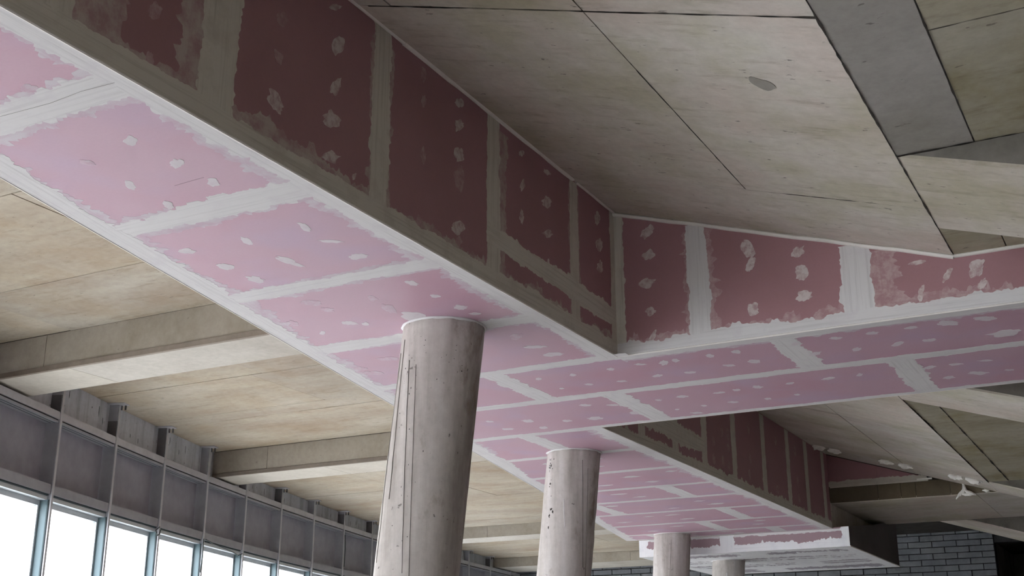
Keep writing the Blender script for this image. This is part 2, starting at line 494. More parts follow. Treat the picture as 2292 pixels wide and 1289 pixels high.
# void above the falling slab is closed by the core
core = MB()
core.slab([P(-3.40, UB, 3.62), P(-3.40, 9.3, 3.62), P(-3.40, 9.3, 3.57), P(-3.40, UB, 3.57)], Vector((0.01, 0, 0)))
for (u0, u1, v0, vc, vs) in ((UB, 9.3, VR1, CREASE1, -3.56), (9.3, UEND + .05, -4.75, CREASE2, -4.78)):
    core.slab([P(vs, u0, zslope(vs, v0) + .05), P(vs, u1, zslope(vs, v0) + .05), P(vc, u1, zslope(vc, v0) + .05), P(vc, u0, zslope(vc, v0) + .05)], Vector((0, 0, .1)))
    core.slab([P(vc, u0, ZFLAT + .05), P(vc, u1, ZFLAT + .05), P(VRIGHT, u1, ZFLAT + .05), P(VRIGHT, u0, ZFLAT + .05)], Vector((0, 0, .1)))
core.build('slab_core', 'dark', ceil)
# round cement smear on the falling slab
a = [P(-1.52 + 0.055 * math.cos(t) + .02 * math.sin(t), 5.49 + 0.075 * math.sin(t) * (1 + .2 * math.cos(3 * t)), 0) for t in [i * math.pi / 10 for i in range(20)]]
MB().slab([Vector((p.x, p.y, zslope(p.x, VR1) + EYE - 0.006)) for p in a], Vector((0, 0, .004))).build('cement_smear', 'stain', ceil)

# crumbly dark grime in the open joints
def grime(a, b, w, seed, zf, name='joint_grime'):
    a, b = Vector(a), Vector(b)
    d = (b - a); L = d.length; d /= L
    nr = Vector((-d.y, d.x))
    n = int(L / .03)
    mb = MB()
    for i in range(n + 1):
        t = L * i / n
        c = a + d * t
        wd = w * max(.10, .55 + 1.2 * wob(t * 2.3, seed) + .8 * wob(t * 13, seed + 2))
        o = .35 * w * wob(t * 9, seed + 4)
        for sgn in (1, -1):
            q = c + nr * (o + sgn * wd)
            mb.v.append((q.x, q.y, zf(q.x) + EYE - .0045))
    for i in range(n):
        mb.f.append((2 * i, 2 * i + 1, 2 * i + 3, 2 * i + 2))
    m = len(mb.v)
    mb.v += [(x, y, z + .004) for x, y, z in mb.v]
    mb.f += [(a_ + m, b_ + m, c_ + m, d_ + m) for a_, b_, c_, d_ in list(mb.f)]
    mb.build(name, 'dark', ceil)
near_z = lambda v: max(zslope(v, VR1), ZFLAT)
far_z = lambda v: max(zslope(v, -4.75), ZFLAT)
flat_z = lambda v: ZFLAT
grime((CREASE1, -2), (CREASE1, 5.2), .012, 1, near_z)
grime((CREASE1, 5.2), (CREASE1, 8.2), .006, 2, near_z)
grime((-3.45, 4.74), (CREASE1, 4.74), .006, 3, near_z)
grime((-2.17, 7.25), (CREASE1, 7.25), .007, 4, near_z)
grime((-2.17, 3.5), (-2.17, 7.2), .004, 5, near_z)
grime((-.65, 0), (-.65, 6.35), .007, 6, flat_z)
grime((-.65, 5.08), (2, 5.08), .004, 7, flat_z)
grime((CREASE1, 6.385), (3, 6.385), .012, 8, flat_z)
grime((CREASE2, 10.5), (CREASE2, 18.1), .010, 9, far_z)
grime((-1.97, 12.4), (-1.97, 18.1), .008, 10, flat_z)
# ------------------------------------------------------------------ beams
def cross_beam(u0, u1, vr, ztop, zbot, label, joint_v, lip=True, panels=(), grp='concrete beams running to the window wall'):
    e = empty('concrete_beam', (vr, (u0 + u1) / 2, zbot + EYE))
    tag(e, label, 'beam', grp)
    a, b = wall_at(u0) - .17, wall_at(u1) - .17
    MB().slab([P(a, u0 + .03, zbot + .03), P(b, u1 - .03, zbot + .03), P(vr, u1 - .03, zbot + .03), P(vr, u0 + .03, zbot + .03)], Vector((0, 0, ztop - zbot + .03))).build('beam_core', 'dark', e)
    # near face in two castings, with a lip along the bottom edge
    js = [a] + list(joint_v) + [vr]
    for p, q in zip(js, js[1:]):
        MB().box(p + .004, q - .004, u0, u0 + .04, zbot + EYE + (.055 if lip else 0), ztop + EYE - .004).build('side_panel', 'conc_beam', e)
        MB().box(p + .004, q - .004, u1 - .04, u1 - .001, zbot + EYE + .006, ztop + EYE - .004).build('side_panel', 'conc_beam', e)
    if lip:
        MB().box(a, vr, u0 - .012, u0 + .03, zbot + EYE - .004, zbot + EYE + .05).build('edge_lip', 'lip', e)
    js = [None] + list(panels) + [vr]
    for p, q in zip(js, js[1:]):
        l0, l1 = (a, b) if p is None else (p + .004, p + .004)
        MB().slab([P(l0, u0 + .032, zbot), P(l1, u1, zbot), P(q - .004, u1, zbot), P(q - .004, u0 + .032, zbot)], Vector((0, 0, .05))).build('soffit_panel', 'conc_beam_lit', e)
    return e
cross_beam(8.60, 9.33, -5.0, SLAB, 3.20, 'pale concrete beam nearest the viewer at the left edge', [-10.25], True, [-9.9])
cross_beam(14.58, 15.33, -5.2, SLAB, 3.20, 'pale concrete beam left of the front column, second along the window wall', [-12.15], True, [-11.1])
cross_beam(23.30, 24.08, -8.2, 3.43, 3.19, 'thin pale concrete beam seen between the two front columns', [-13.2], False, [])
cross_beam(29.30, 30.80, -8.0, 3.43, 3.19, 'farthest concrete beam above the grey brick wall left of the third column', [-12.4], False, [-13])

def raker(u0, u1, v0, va, vb, label, zt=ZFLAT + .06):
    e = empty('raker_beam', (va, (u0 + u1) / 2, zslope(va, v0) + EYE))
    tag(e, label, 'beam', 'sloping beams on the right')
    z0, z1 = zslope(va, v0), zslope(vb, v0)
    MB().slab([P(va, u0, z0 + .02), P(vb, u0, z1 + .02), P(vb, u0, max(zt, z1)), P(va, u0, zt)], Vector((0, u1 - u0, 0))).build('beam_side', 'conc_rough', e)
    vm = va + min(2.4, (vb - va) * .6)
    for p, q in ((va, vm), (vm, vb)):
        MB().slab([P(p + .003, u0 + .002, zslope(p, v0)), P(p + .003, u1 - .002, zslope(p, v0)), P(q - .003, u1 - .002, zslope(q, v0)), P(q - .003, u0 + .002, zslope(q, v0))], Vector((0, 0, .021))).build('soffit_panel', 'conc_right', e)
    return e
raker(6.40, 7.63, VR1, CREASE1, 4.5, 'sloping concrete beam with rough dark side at the upper right')
raker(11.10, 12.35, -4.75, CREASE2, 4.0, 'sloping concrete beam just below the cross arm at the right edge')
raker(18.15, UEND, -4.75, CREASE2, VFAR, 'thin curving concrete beam beside the white foam lumps')
raker(22.035, 23.9, -5.65, -3.95, VFAR, 'farthest sloping concrete beam above the dark opening', 3.62)

# wide down-stand beam across the hall behind the far end of the bulkhead
widebeam = e = tag(empty('wide_beam', (-3, 20.5, 2.78 + EYE)), 'wide greenish concrete beam crossing behind the far dark fascia', 'beam')
MB().box(-8.0, VFAR, UEND + .05, 22.0, 2.80 + EYE, 3.64 + EYE).build('beam_core', 'dark', e)
xs = [-4.70, -3.96, -3.62, -3.40, -2.9, -1.6, VFAR]
for p, q in zip(xs, xs[1:]):
    MB().box(p + .003, q - .003, UEND + RND.uniform(0, .008), UEND + .06, 2.79 + EYE, 3.03 + EYE).build('face_plank', 'conc_face', e)
for p, q in zip([-8.0, -2.55], [-2.55, VFAR]):
        MB().box(p + .004, q - .004, UEND + .012, 22.0, 2.778 + EYE, 2.815 + EYE).build('soffit_panel', 'conc_right', e)
MB().box(-4.72, -4.69, UEND + .012, 22.0, 2.43 + EYE, 2.79 + EYE).build('underside_stand_in', 'conc_right', e)  # added panel closing the gap, stands in for the lit beam underside
MB().box(-8.0, VFAR, 22.0, 22.03, 2.78 + EYE, 3.62 + EYE).build('back_face', 'conc_rough', e)

# ------------------------------------------------------------------ plasterboard bulkhead
class Plane:
    """2D drawing plane: at(a, b, off) gives the point, off measured towards the visible side"""
    def __init__(self, fn, n): self.fn, self.n = fn, Vector(n)
    def at(self, a, b, off=0.0): return self.fn(a, b) + self.n * off
SOF = Plane(lambda v, u: P(v, u, H), (0, 0, -1))
SLOW = Plane(lambda v, u: P(v, u, HLOW), (0, 0, -1))
F1 = Plane(lambda u, z: P(VR1, u, z), (1, 0, 0))
F2 = Plane(lambda u, z: P(VR2, u, z), (1, 0, 0))
FX = Plane(lambda v, z: P(v, UC0, z), (0, -1, 0))
FLOW = Plane(lambda v, z: P(v, UEND, z), (0, -1, 0))
FLR = Plane(lambda u, z: P(-4.45, u, z), (1, 0, 0))
FB = Plane(lambda v, z: P(v, UEND - .005, z), (0, -1, 0))

bulk = tag(empty('plasterboard_bulkhead', (-4.5, 8, H + EYE)), 'long pink plasterboard bulkhead with white joint bands, carried on the leaning columns', 'bulkhead')
low = tag(empty('plasterboard_bulkhead', (-6.2, 20.9, HLOW + EYE)), 'lowered whitish plasterboard bulkhead at the far end, behind the third column', 'bulkhead')
BT = 0.0125
boards = []      # (plane, polygon, object)

def board(pl, poly, mat, parent=bulk, shrink=0.002):
    cx = sum(p[0] for p in poly) / len(poly); cy = sum(p[1] for p in poly) / len(poly)
    q = [(a + (shrink if a < cx else -shrink), b + (shrink if b < cy else -shrink)) for a, b in poly]
    o = MB().slab([pl.at(a, b) for a, b in q], pl.n * -BT).build('gypsum_board', mat, parent)
    boards.append((pl, poly, o))
    return o

def inside(poly, a, b):
    c, n = False, len(poly)
    for i in range(n):
        (x0, y0), (x1, y1) = poly[i], poly[i - 1]
        if (y0 > b) != (y1 > b) and a < (x1 - x0) * (b - y0) / (y1 - y0) + x0:
            c = not c
    return c

sid = [0]
def strip(pl, p0, p1, wl, wr, mat='comp', rl=0.35, rr=0.35, parent=bulk, name='joint_compound', taper=0.0, step=0.014):
    """ragged band of compound along p0-p1; wl / wr widths to its left and right, rl / rr their raggedness (share of width)"""
    sid[0] += 1
    s = sid[0]
    p0, p1 = Vector(p0), Vector(p1)
    d = p1 - p0
    L = d.length
    d /= L
    nrm = Vector((-d.y, d.x))
    off = 0.0005 + 0.000012 * s if name == 'joint_compound' else 0.00025 + 0.000001 * s
    n = max(6, int(L / step))
    top, uv = [], []
    for i in range(n + 1):
        t = L * i / n
        a = wl * (1 + rl * 1.3 * ragged(t, s * 1.37)) if rl else wl
        b = wr * (1 + rr * 1.3 * ragged(t, s * 2.11 + 40)) if rr else wr
        if taper:
            k = min(1, (t + .01) / taper, (L - t + .01) / taper)
            a *= k; b *= k
        q = p0 + d * t
        for w_ in (a, -b):
            r = q + nrm * w_
            top.append(r); uv.append((t + s * 3.7, w_))
    vs = [pl.at(r.x, r.y, off) for r in top] + [pl.at(r.x, r.y, -0.001) for r in top]
    m = len(top)
    fs = []
    for i in range(n):
        a, b, c, e = 2 * i, 2 * i + 1, 2 * i + 3, 2 * i + 2
        fs += [(a, b, c, e), (a + m, a, e, e + m), (b, b + m, c + m, c)]
    fs += [(0, m, m + 1, 1), (m - 2, m - 1, 2 * m - 1, 2 * m - 2)]
    mb = MB(); mb.add(vs, fs, uv + uv)
    return mb.build(name, mat, parent)

def patch(pl, t, mat, k=0, fallback=bulk, blocky=False):
    """dab of filler over a screw: centre, half axis, half axis"""
    a, b, ax, ay, bx, by = t
    n = 22
    pts = []
    sd = RND.uniform(0, 99)
    lens = 0.55 if math.hypot(ax, ay) > 1.5 * math.hypot(bx, by) else 0.15
    for i in range(n):
        th = 2 * math.pi * i / n
        r = 1 + 0.42 * wob(i * 0.45, sd) + 0.25 * wob(i * 1.3, sd + 5) + RND.uniform(-.07, .07)
        if blocky:
            r *= 1.0 / max(abs(math.cos(th)), abs(math.sin(th))) * 0.86
        cs, sn = math.cos(th), math.sin(th) * (1 - lens * math.cos(th) ** 2)
        pts.append((a + (ax * cs + bx * sn) * r, b + (ay * cs + by * sn) * r))
    par = fallback
    for q, poly, o in boards:
        if q is pl and inside(poly, a, b):
            par = o
            break
    off = 0.0007 + 0.0002 * (k % 3)
    vs = [pl.at(a, b, off + .0006)] + [pl.at(x, y, off) for x, y in pts] + [pl.at(x, y, -.0005) for x, y in pts]
    fs = [(0, 1 + i, 1 + (i + 1) % n) for i in range(n)] + [(1 + i, 1 + n + i, 1 + n + (i + 1) % n, 1 + (i + 1) % n) for i in range(n)]
    uv = [(sd, 0)] + [(x + sd, y) for x, y in pts] * 2
    mb = MB(); mb.add(vs, fs, uv)
    return mb.build('filler_patch', mat, par)

def row(u0, u1, joints, vr, mat='board'):
    e = [None] + joints + [vr]
    for k in range(len(e) - 1):
        l0, l1 = (vL(u0), vL(u1)) if e[k] is None else (e[k], e[k])
        r = e[k + 1]
        board(SOF, [(l0, u0), (l1, u1), (r, u1), (r, u0)], mat)

NEAR = [0.8, 2.0, 3.22, 4.48, 5.73, 6.99, UC0]
for a, b in zip(NEAR, NEAR[1:]): row(a, b, [], VR1)
row(UC0, UC1, [-4.63, -2.30, 0.10, 2.5], 4.2)
row(UC1, UC2, [-4.05, -1.68, 0.70, 3.1], 4.2)
FAR = [UC2, 11.65, 12.83, 14.02, 15.02, 16.15, 17.36, 18.46, UEND]
FJ = [[-5.53], [], [], [-5.48], [-6.94], [-5.49], [-6.21], [-7.45, -5.48]]
for (a, b), j in zip(zip(FAR, FAR[1:]), FJ): row(a, b, j, VR2)

# joint bands across the soffit
for u, wd in ((2.0, .22), (3.22, .25), (4.48, .20), (5.73, .17), (6.99, .19)):
    strip(SOF, (vL(u) + .03, u), (VR1 - .02, u), wd / 2, wd / 2, rl=.45, rr=.5)
strip(SOF, (vL(UC0) + .03, UC0 - .02), (VR1 + .1, UC0 - .02), .08, .07, rl=.3)
strip(SOF, (vL(UC1) + .03, UC1), (4.15, UC1), .075, .075, rl=.3, rr=.3)
strip(SOF, (vL(UC2) + .03, UC2 - .0), (VR2, UC2), .06, .075, rl=.3)
for u in FAR[1:-1]:
    strip(SOF, (vL(u) + .03, u), (VR2 - .02, u), .06, .06, rl=.3, rr=.3)
for v_, a, b in [(-4.63, UC0, UC1), (-2.30, UC0, UC1), (.1, UC0, UC1), (2.5, UC0, UC1), (-4.05, UC1, UC2), (-1.68, UC1, UC2), (.7, UC1, UC2), (3.1, UC1, UC2)]:
    strip(SOF, (v_, a + .05), (v_, b - .05), .10, .10, rl=.4, rr=.4)
for (a, b), js in zip(zip(FAR, FAR[1:]), FJ):
    for v_ in js:
        strip(SOF, (v_, a + .04), (v_, b - .04), .10, .10, rl=.3, rr=.3)
# bands along the edges: straight outside, ragged inside
strip(SOF, (vL(.8) + .0, .8), (vL(UEND), UEND), 0.0, .16, rl=0, rr=.35)
strip(SOF, (VR1, .8), (VR1, UC0), .11, 0, rl=.45, rr=0)
strip(SOF, (VR1, UC0), (4.2, UC0), .11, 0.0, rl=.3, rr=0)
strip(SOF, (VR2, UC2), (4.2, UC2), 0, .085, rl=0, rr=.3)
strip(SOF, (VR2, UC2), (VR2, UEND), .15, 0, rl=.5, rr=0)
strip(SOF, (vL(UEND), UEND), (VR2, UEND), 0, .08, rl=0, rr=.3)

for p0, p1, a, b in (((vL(.8), .8), (vL(UC0 + 3), UC0 + 3), 0, .21), ((VR1, .8), (VR1, UC0), .16, 0), ((VR1, UC0), (4.2, UC0), .13, 0), ((VR2, UC2), (VR2, UEND), .18, 0)):
    strip(SOF, p0, p1, a, b, 'comp_smear', .5 if a else 0, .5 if b else 0, name='compound_smear')
for u, wd in ((3.22, .31), (4.48, .24), (5.73, .20), (6.99, .22)):
    strip(SOF, (vL(u) + .1, u + .01), (VR1 - .1, u + .01), wd / 2, wd / 2, 'comp_smear', rl=.5, rr=.5, name='compound_smear')
# fascia along the near run
J1 = [0.8, 1.6, 2.77, 3.72, 5.01, 6.27, 7.48, UC0]
for a, b in zip(J1, J1[1:]):
    if a >= 6.2:
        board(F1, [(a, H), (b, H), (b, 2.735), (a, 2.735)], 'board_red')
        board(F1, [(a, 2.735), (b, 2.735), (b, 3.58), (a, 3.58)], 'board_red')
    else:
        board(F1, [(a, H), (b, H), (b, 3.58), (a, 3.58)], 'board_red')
for u, wl, wr in ((1.6, .1, .1), (2.77, .10, .12), (3.72, .12, .12), (5.01, .085, .085), (6.27, .075, .10), (7.48, .065, .065)):
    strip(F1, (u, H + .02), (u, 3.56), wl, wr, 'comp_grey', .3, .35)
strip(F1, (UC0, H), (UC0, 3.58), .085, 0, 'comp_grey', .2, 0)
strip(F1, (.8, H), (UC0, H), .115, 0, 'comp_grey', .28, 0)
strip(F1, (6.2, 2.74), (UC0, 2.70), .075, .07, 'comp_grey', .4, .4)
for u, w_ in ((2.95, .17), (3.60, .13), (5.01, .105), (6.36, .09), (7.48, .08)):
    strip(F1, (u, H + .05), (u, 3.5), w_, w_, 'comp_grey_smear', .5, .5, name='compound_smear')
strip(F1, (.8, H), (UC0, H), .145, 0, 'comp_grey_smear', .5, 0, name='compound_smear')
# fascia along the cross arm
def ztop(v): return max(zslope(v, VR1), ZFLAT)
JX = [VR1, -2.87, -1.70, -0.50, 0.70, 1.9, 3.1, 4.2]
for a, b in zip(JX, JX[1:]):
    poly = [(a, H), (b, H), (b, ztop(b))] + ([(CREASE1, ZFLAT)] if a < CREASE1 < b else []) + [(a, ztop(a))]
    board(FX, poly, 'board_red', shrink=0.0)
for v_, wl, wr in ((-2.87, .07, .085), (-1.70, .12, .10), (-.5, .08, .08), (.7, .08, .08), (1.9, .08, .08), (3.1, .08, .08)):
    strip(FX, (v_, H + .02), (v_, ztop(v_) - .01), wl, wr, 'comp', .3, .35)
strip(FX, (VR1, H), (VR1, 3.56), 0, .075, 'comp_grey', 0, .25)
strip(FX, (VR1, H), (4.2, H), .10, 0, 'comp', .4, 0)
for v_, w_ in ((-2.84, .12), (-1.60, .20)):
    strip(FX, (v_, H + .05), (v_, ztop(v_) - .05), w_, w_, 'fill_red_thin', .6, .6, name='compound_smear')
strip(FX, (VR1 + .1, H), (4.2, H), .135, 0, 'fill_red_thin', .7, 0, name='compound_smear')
# fascia along the far run
J2 = [UC2, 11.5, 12.45, 13.40, 14.48, 15.72, 16.88, 17.83, 18.8, UEND]
for a, b in zip(J2, J2[1:]):
    if b < 13.5:
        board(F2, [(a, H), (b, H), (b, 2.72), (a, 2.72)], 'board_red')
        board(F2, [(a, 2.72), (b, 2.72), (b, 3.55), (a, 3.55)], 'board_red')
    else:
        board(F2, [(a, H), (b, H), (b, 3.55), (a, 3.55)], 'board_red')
for u in J2[1:-1]:
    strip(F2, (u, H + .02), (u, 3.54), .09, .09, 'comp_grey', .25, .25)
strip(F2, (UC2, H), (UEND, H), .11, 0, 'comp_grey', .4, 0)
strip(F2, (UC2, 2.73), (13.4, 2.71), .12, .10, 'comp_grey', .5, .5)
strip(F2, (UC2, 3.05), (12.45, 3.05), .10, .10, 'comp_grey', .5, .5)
# sides that face the windows and the far side of the arm
for a, b in zip([.8, 3.2, 5.6, UC0, 10.6, 13, 15.4, 17.2], [3.2, 5.6, UC0, 10.6, 13, 15.4, 17.2, UEND]):
    MB().slab([P(vL(a), a + .002, H), P(vL(b), b - .002, H), P(vL(b), b - .002, SLAB - .01), P(vL(a), a + .002, SLAB - .01)], Vector((BT, 0, 0))).build('gypsum_board', 'board_red', bulk)
for a, b in zip([VR2, -2.3, .1, 2.5], [-2.3, .1, 2.5, 4.2]):
    zt = lambda v: max(zslope(v, -4.75), ZFLAT) - .01
    pp = [P(a + .002, UC2, H), P(b - .002, UC2, H), P(b - .002, UC2, zt(b))] + ([P(CREASE2, UC2, zt(CREASE2))] if a < CREASE2 < b else []) + [P(a + .002, UC2, zt(a))]
    MB().slab(pp, Vector((0, -BT, 0))).build('gypsum_board', 'board_red', bulk)
MB().slab([P(vL(.8), .8, H), P(VR1, .8, H), P(VR1, .8, 3.58), P(vL(.8), .8, 3.58)], Vector((0, BT, 0))).build('gypsum_board', 'board_red', bulk)
MB().slab([P(4.2, UC0, H), P(4.2, UC2, H), P(4.2, UC2, 2.78), P(4.2, UC0, 2.78)], Vector((-BT, 0, 0))).build('gypsum_board', 'board_red', bulk)

# corner beads and the pale trim where the fascia meets the slab
def bead(a, b, w=.012, h=.012, name='corner_bead', mat='bead', parent=bulk, jag=0.0):
    a, b = Vector(a), Vector(b)
    n = max(2, int((b - a).length / .12)) if jag else 2
    pts = []
    for i in range(n + 1):
        q = a.lerp(b, i / n)
        pts.append(q + Vector((0, 0, jag * wob(i * .6, w * 900))))
    return MB().tube(pts, w, 6).build(name, mat, parent)
bead(P(VR1, .8, H + .004), P(VR1, UC0, H + .004), .007)
bead(P(VR1, UC0, H + .004), P(4.2, UC0, H + .004), .007)
bead(P(vL(.8), .8, H + .004), P(vL(UEND), UEND, H + .004), .008)
bead(P(VR2, UC2, H + .004), P(VR2, UEND, H + .004), .008)
bead(P(VR2, UC2, H + .004), P(4.2, UC2, H + .004), .007)
bead(P(VR1, UC0, H + .004), P(VR1, UC0, 3.56), .004, mat='comp_grey')
bead(P(VR1 + .012, .8, 3.565), P(VR1 + .012, 5.2, 3.565), .012, name='edge_trim', jag=.006)
bead(P(VR1 + .012, 5.2, 3.565), P(VR1 + .012, 7.45, 3.565), .016, name='edge_trim', jag=.008)
bead(P(VR1 + .012, 7.5, 3.56), P(VR1 + .012, UC0 - .01, 3.56), .010, name='edge_trim', jag=.008)
bead(P(VR1, UC0 - .012, 3.555), P(CREASE1, UC0 - .012, ZFLAT - .012), .016, name='edge_trim', jag=.008)
bead(P(CREASE1, UC0 - .012, ZFLAT - .010), P(4.2, UC0 - .012, ZFLAT - .010), .014, name='edge_trim', jag=.006)

# filler dabs over the screws (hall coordinates: centre and the two half axes)
PATCH_SOFFIT = [ (-3.96,3.65,0.029,0.016,-0.035,0.036), (-4.32,3.73,0.023,0.033,-0.021,0.018), (-3.95,3.94,0.028,0.015,-0.037,0.039), 
    (-4.34,4.03,-0.012,0.049,-0.032,0.020), (-3.95,4.20,0.008,0.037,-0.038,0.033), (-4.36,4.32,-0.006,0.046,-0.039,0.028), (-4.63,4.41,0.013,0.007,-0.009,0.010), 
    (-3.96,3.07,0.037,0.020,-0.029,0.025), (-3.93,4.90,-0.004,0.067,-0.033,0.029), (-4.35,4.92,-0.007,0.058,-0.034,0.028), (-4.76,4.89,0.036,0.034,-0.032,0.033), 
    (-4.74,5.21,0.027,0.047,-0.037,0.039), (-4.35,5.31,0.016,0.110,-0.038,0.038), (-4.74,5.47,0.027,0.047,-0.038,0.042), (-3.94,5.15,0.059,0.045,-0.015,0.020), 
    (-4.73,6.02,0.051,0.051,-0.034,0.042), (-4.73,6.19,0.023,0.042,-0.032,0.039), (-5.12,6.33,0.003,0.052,-0.036,0.038), (-5.09,6.62,0.019,0.010,-0.027,0.037), 
    (-3.95,5.43,0.050,0.018,-0.028,0.041), (-3.94,5.99,0.025,0.041,-0.025,0.035), (-3.95,6.28,0.023,0.022,-0.020,0.031), (-3.93,6.56,0.034,0.034,-0.024,0.037), 
    (-3.92,6.73,0.037,0.020,-0.013,0.022), (-4.31,6.59,0.068,0.061,-0.064,0.095), (-4.33,6.13,0.007,0.049,-0.036,0.041), (-4.36,6.36,0.000,0.086,-0.049,0.055), 
    (-4.78,6.51,0.039,0.040,-0.026,0.034), (-4.70,6.58,0.024,0.013,-0.025,0.036), (-5.08,7.42,0.081,0.031,-0.033,0.049), (-5.43,7.57,0.049,0.027,-0.032,0.046), 
    (-5.42,7.73,0.060,0.068,-0.038,0.053), (-3.94,7.65,0.081,0.044,-0.020,0.038), (-3.92,7.90,0.068,0.021,-0.025,0.052), (-3.93,7.34,0.042,0.023,-0.038,0.071), 
    (-3.46,8.48,0.042,0.023,-0.010,0.025), (-3.28,8.53,0.041,0.006,-0.024,0.063), (-3.18,8.51,0.024,0.013,-0.019,0.050), (-3.72,8.51,0.025,0.013,-0.017,0.038), 
    (-4.06,8.54,0.022,0.012,-0.019,0.039), (-4.36,8.52,0.022,0.012,-0.020,0.040), (-3.80,8.91,0.035,0.019,-0.012,0.028), (-3.48,8.88,0.040,0.006,-0.016,0.041), 
    (-4.08,8.88,0.032,0.017,-0.013,0.028), (-2.90,8.50,0.027,0.014,-0.017,0.049), (-2.69,8.48,0.032,0.017,-0.016,0.048), (-2.87,8.84,0.040,0.021,-0.011,0.033), 
    (-2.66,8.82,0.039,0.021,-0.017,0.052), (-3.21,8.90,0.044,0.013,-0.015,0.041), (-2.25,8.48,0.026,0.014,-0.015,0.053), (-1.95,8.46,0.041,0.013,-0.010,0.041), 
    (-1.69,8.46,0.045,0.007,-0.008,0.040), (-1.42,8.45,0.044,0.007,-0.006,0.034), (-1.18,8.46,0.070,0.022,-0.010,0.062), (-0.94,8.47,0.068,0.026,-0.007,0.055), 
    (-0.87,8.90,0.103,-0.006,-0.008,0.085), (-1.37,8.84,0.051,0.008,-0.006,0.037), (-1.59,8.83,0.047,-0.023,-0.008,0.055), (-1.89,8.84,0.034,-0.006,-0.010,0.050), 
    (-2.19,8.82,0.052,-0.024,-0.010,0.050), (-2.05,9.62,0.027,-0.015,-0.007,0.044), (-2.30,9.62,0.055,-0.005,-0.008,0.037), (-2.62,9.63,0.036,0.004,-0.008,0.030), 
    (-1.51,9.64,0.045,-0.011,-0.006,0.043), (-1.32,9.64,0.048,0.006,-0.005,0.036), (-1.10,9.63,0.046,0.017,-0.004,0.028), (-1.44,10.05,0.043,0.012,-0.009,0.054), 
    (-1.21,10.01,0.065,0.035,-0.008,0.053), (-0.98,10.02,0.034,0.018,-0.004,0.030), (-3.79,9.68,0.027,0.015,-0.013,0.032), (-3.56,9.65,0.051,0.014,-0.017,0.047), 
    (-3.24,9.67,0.057,0.007,-0.010,0.031), (-3.08,9.65,0.030,0.016,-0.015,0.046), (-2.89,9.63,0.036,0.019,-0.017,0.053), (-3.78,10.10,0.018,0.009,-0.010,0.026), 
    (-3.52,10.08,0.024,0.013,-0.012,0.034), (-3.68,10.32,0.053,0.029,-0.013,0.035), (-3.25,10.06,0.038,0.020,-0.011,0.033), (-2.94,10.08,0.025,0.014,-0.013,0.041), 
    (-2.68,10.05,0.022,0.012,-0.009,0.032), (-4.21,9.67,0.052,0.028,-0.014,0.032), (-4.17,10.05,0.046,0.005,-0.024,0.061), (-4.58,10.09,0.065,0.035,-0.028,0.062), 
    (-4.43,9.56,0.043,0.023,-0.019,0.040), (-4.86,10.07,0.040,0.022,-0.022,0.045), (-5.18,9.90,0.051,0.028,-0.028,0.053), (-5.19,10.24,0.041,0.022,-0.024,0.046), 
    (-5.52,10.13,0.053,0.029,-0.020,0.037), (-5.51,9.75,0.033,0.018,-0.019,0.035), (-4.34,8.90,0.020,0.011,-0.014,0.028) ]
PATCH_R1 = [ (3.31,2.77,0.038,0.020,0.005,-0.039), (4.14,3.17,0.039,0.026,0.014,-0.035), (4.13,2.95,0.031,0.022,0.018,-0.032), (3.31,2.54,0.022,0.011,0.005,-0.040), 
    (4.13,2.71,0.048,-0.038,-0.036,-0.031), (4.56,3.46,0.054,0.029,0.001,-0.018), (4.60,3.25,0.058,0.022,-0.010,-0.060), (4.59,3.00,0.040,0.009,-0.023,-0.062), 
    (4.58,2.81,0.061,-0.013,-0.040,-0.046), (4.58,2.60,0.067,0.027,0.003,-0.034), (5.43,3.47,0.034,0.016,0.002,-0.049), (5.44,3.30,0.029,0.013,0.002,-0.040), 
    (5.85,3.47,0.048,0.026,0.013,-0.034), (5.85,3.32,0.053,0.026,0.008,-0.039), (5.85,3.12,0.059,0.024,0.001,-0.050), (5.86,2.97,0.058,0.022,0.002,-0.082), 
    (5.45,2.95,0.029,0.011,0.002,-0.050), (4.79,2.57,0.015,0.001,-0.012,-0.023), (6.67,3.46,0.037,0.008,-0.016,-0.028), (6.68,3.23,0.035,0.011,-0.012,-0.046), 
    (7.05,3.47,0.055,0.006,-0.023,-0.028), (7.04,3.24,0.077,0.028,-0.001,-0.044), (7.06,3.01,0.070,0.023,-0.001,-0.030), (6.67,3.00,0.032,0.011,-0.000,-0.048), 
    (5.86,2.65,0.084,0.029,0.001,-0.045), (5.86,2.56,0.042,0.014,0.001,-0.031), (5.42,2.54,0.033,0.011,0.002,-0.035), (7.90,3.42,0.054,0.019,-0.003,-0.052), 
    (7.92,3.21,0.066,0.019,-0.015,-0.062), (7.92,3.03,0.058,0.018,-0.003,-0.051), (7.06,2.80,0.017,0.005,-0.001,-0.033) ]
PATCH_X = [ (-3.25,3.36,0.052,0.026,0.022,-0.037), (-3.25,3.17,0.046,0.023,0.022,-0.036), (-3.27,2.95,0.068,-0.001,0.004,-0.040), (-3.25,2.72,0.048,-0.003,0.002,-0.032), 
    (-3.24,2.52,0.019,-0.011,-0.026,-0.047), (-2.47,3.09,0.028,-0.077,-0.047,-0.014), (-2.46,2.96,0.028,-0.014,-0.023,-0.058), (-2.10,3.00,0.047,0.025,0.020,-0.037), 
    (-2.09,2.84,0.041,-0.023,-0.024,-0.053), (-2.08,2.66,0.055,0.012,0.012,-0.045), (-2.46,2.62,0.049,-0.007,-0.003,-0.050), (-1.30,2.78,0.061,0.006,0.002,-0.016), 
    (-1.11,2.66,0.015,-0.012,-0.031,-0.048), (-1.29,2.56,0.020,-0.006,-0.013,-0.055), (-0.92,2.68,0.047,0.048,0.030,-0.037), (-0.90,2.56,0.018,-0.015,-0.025,-0.036) ]
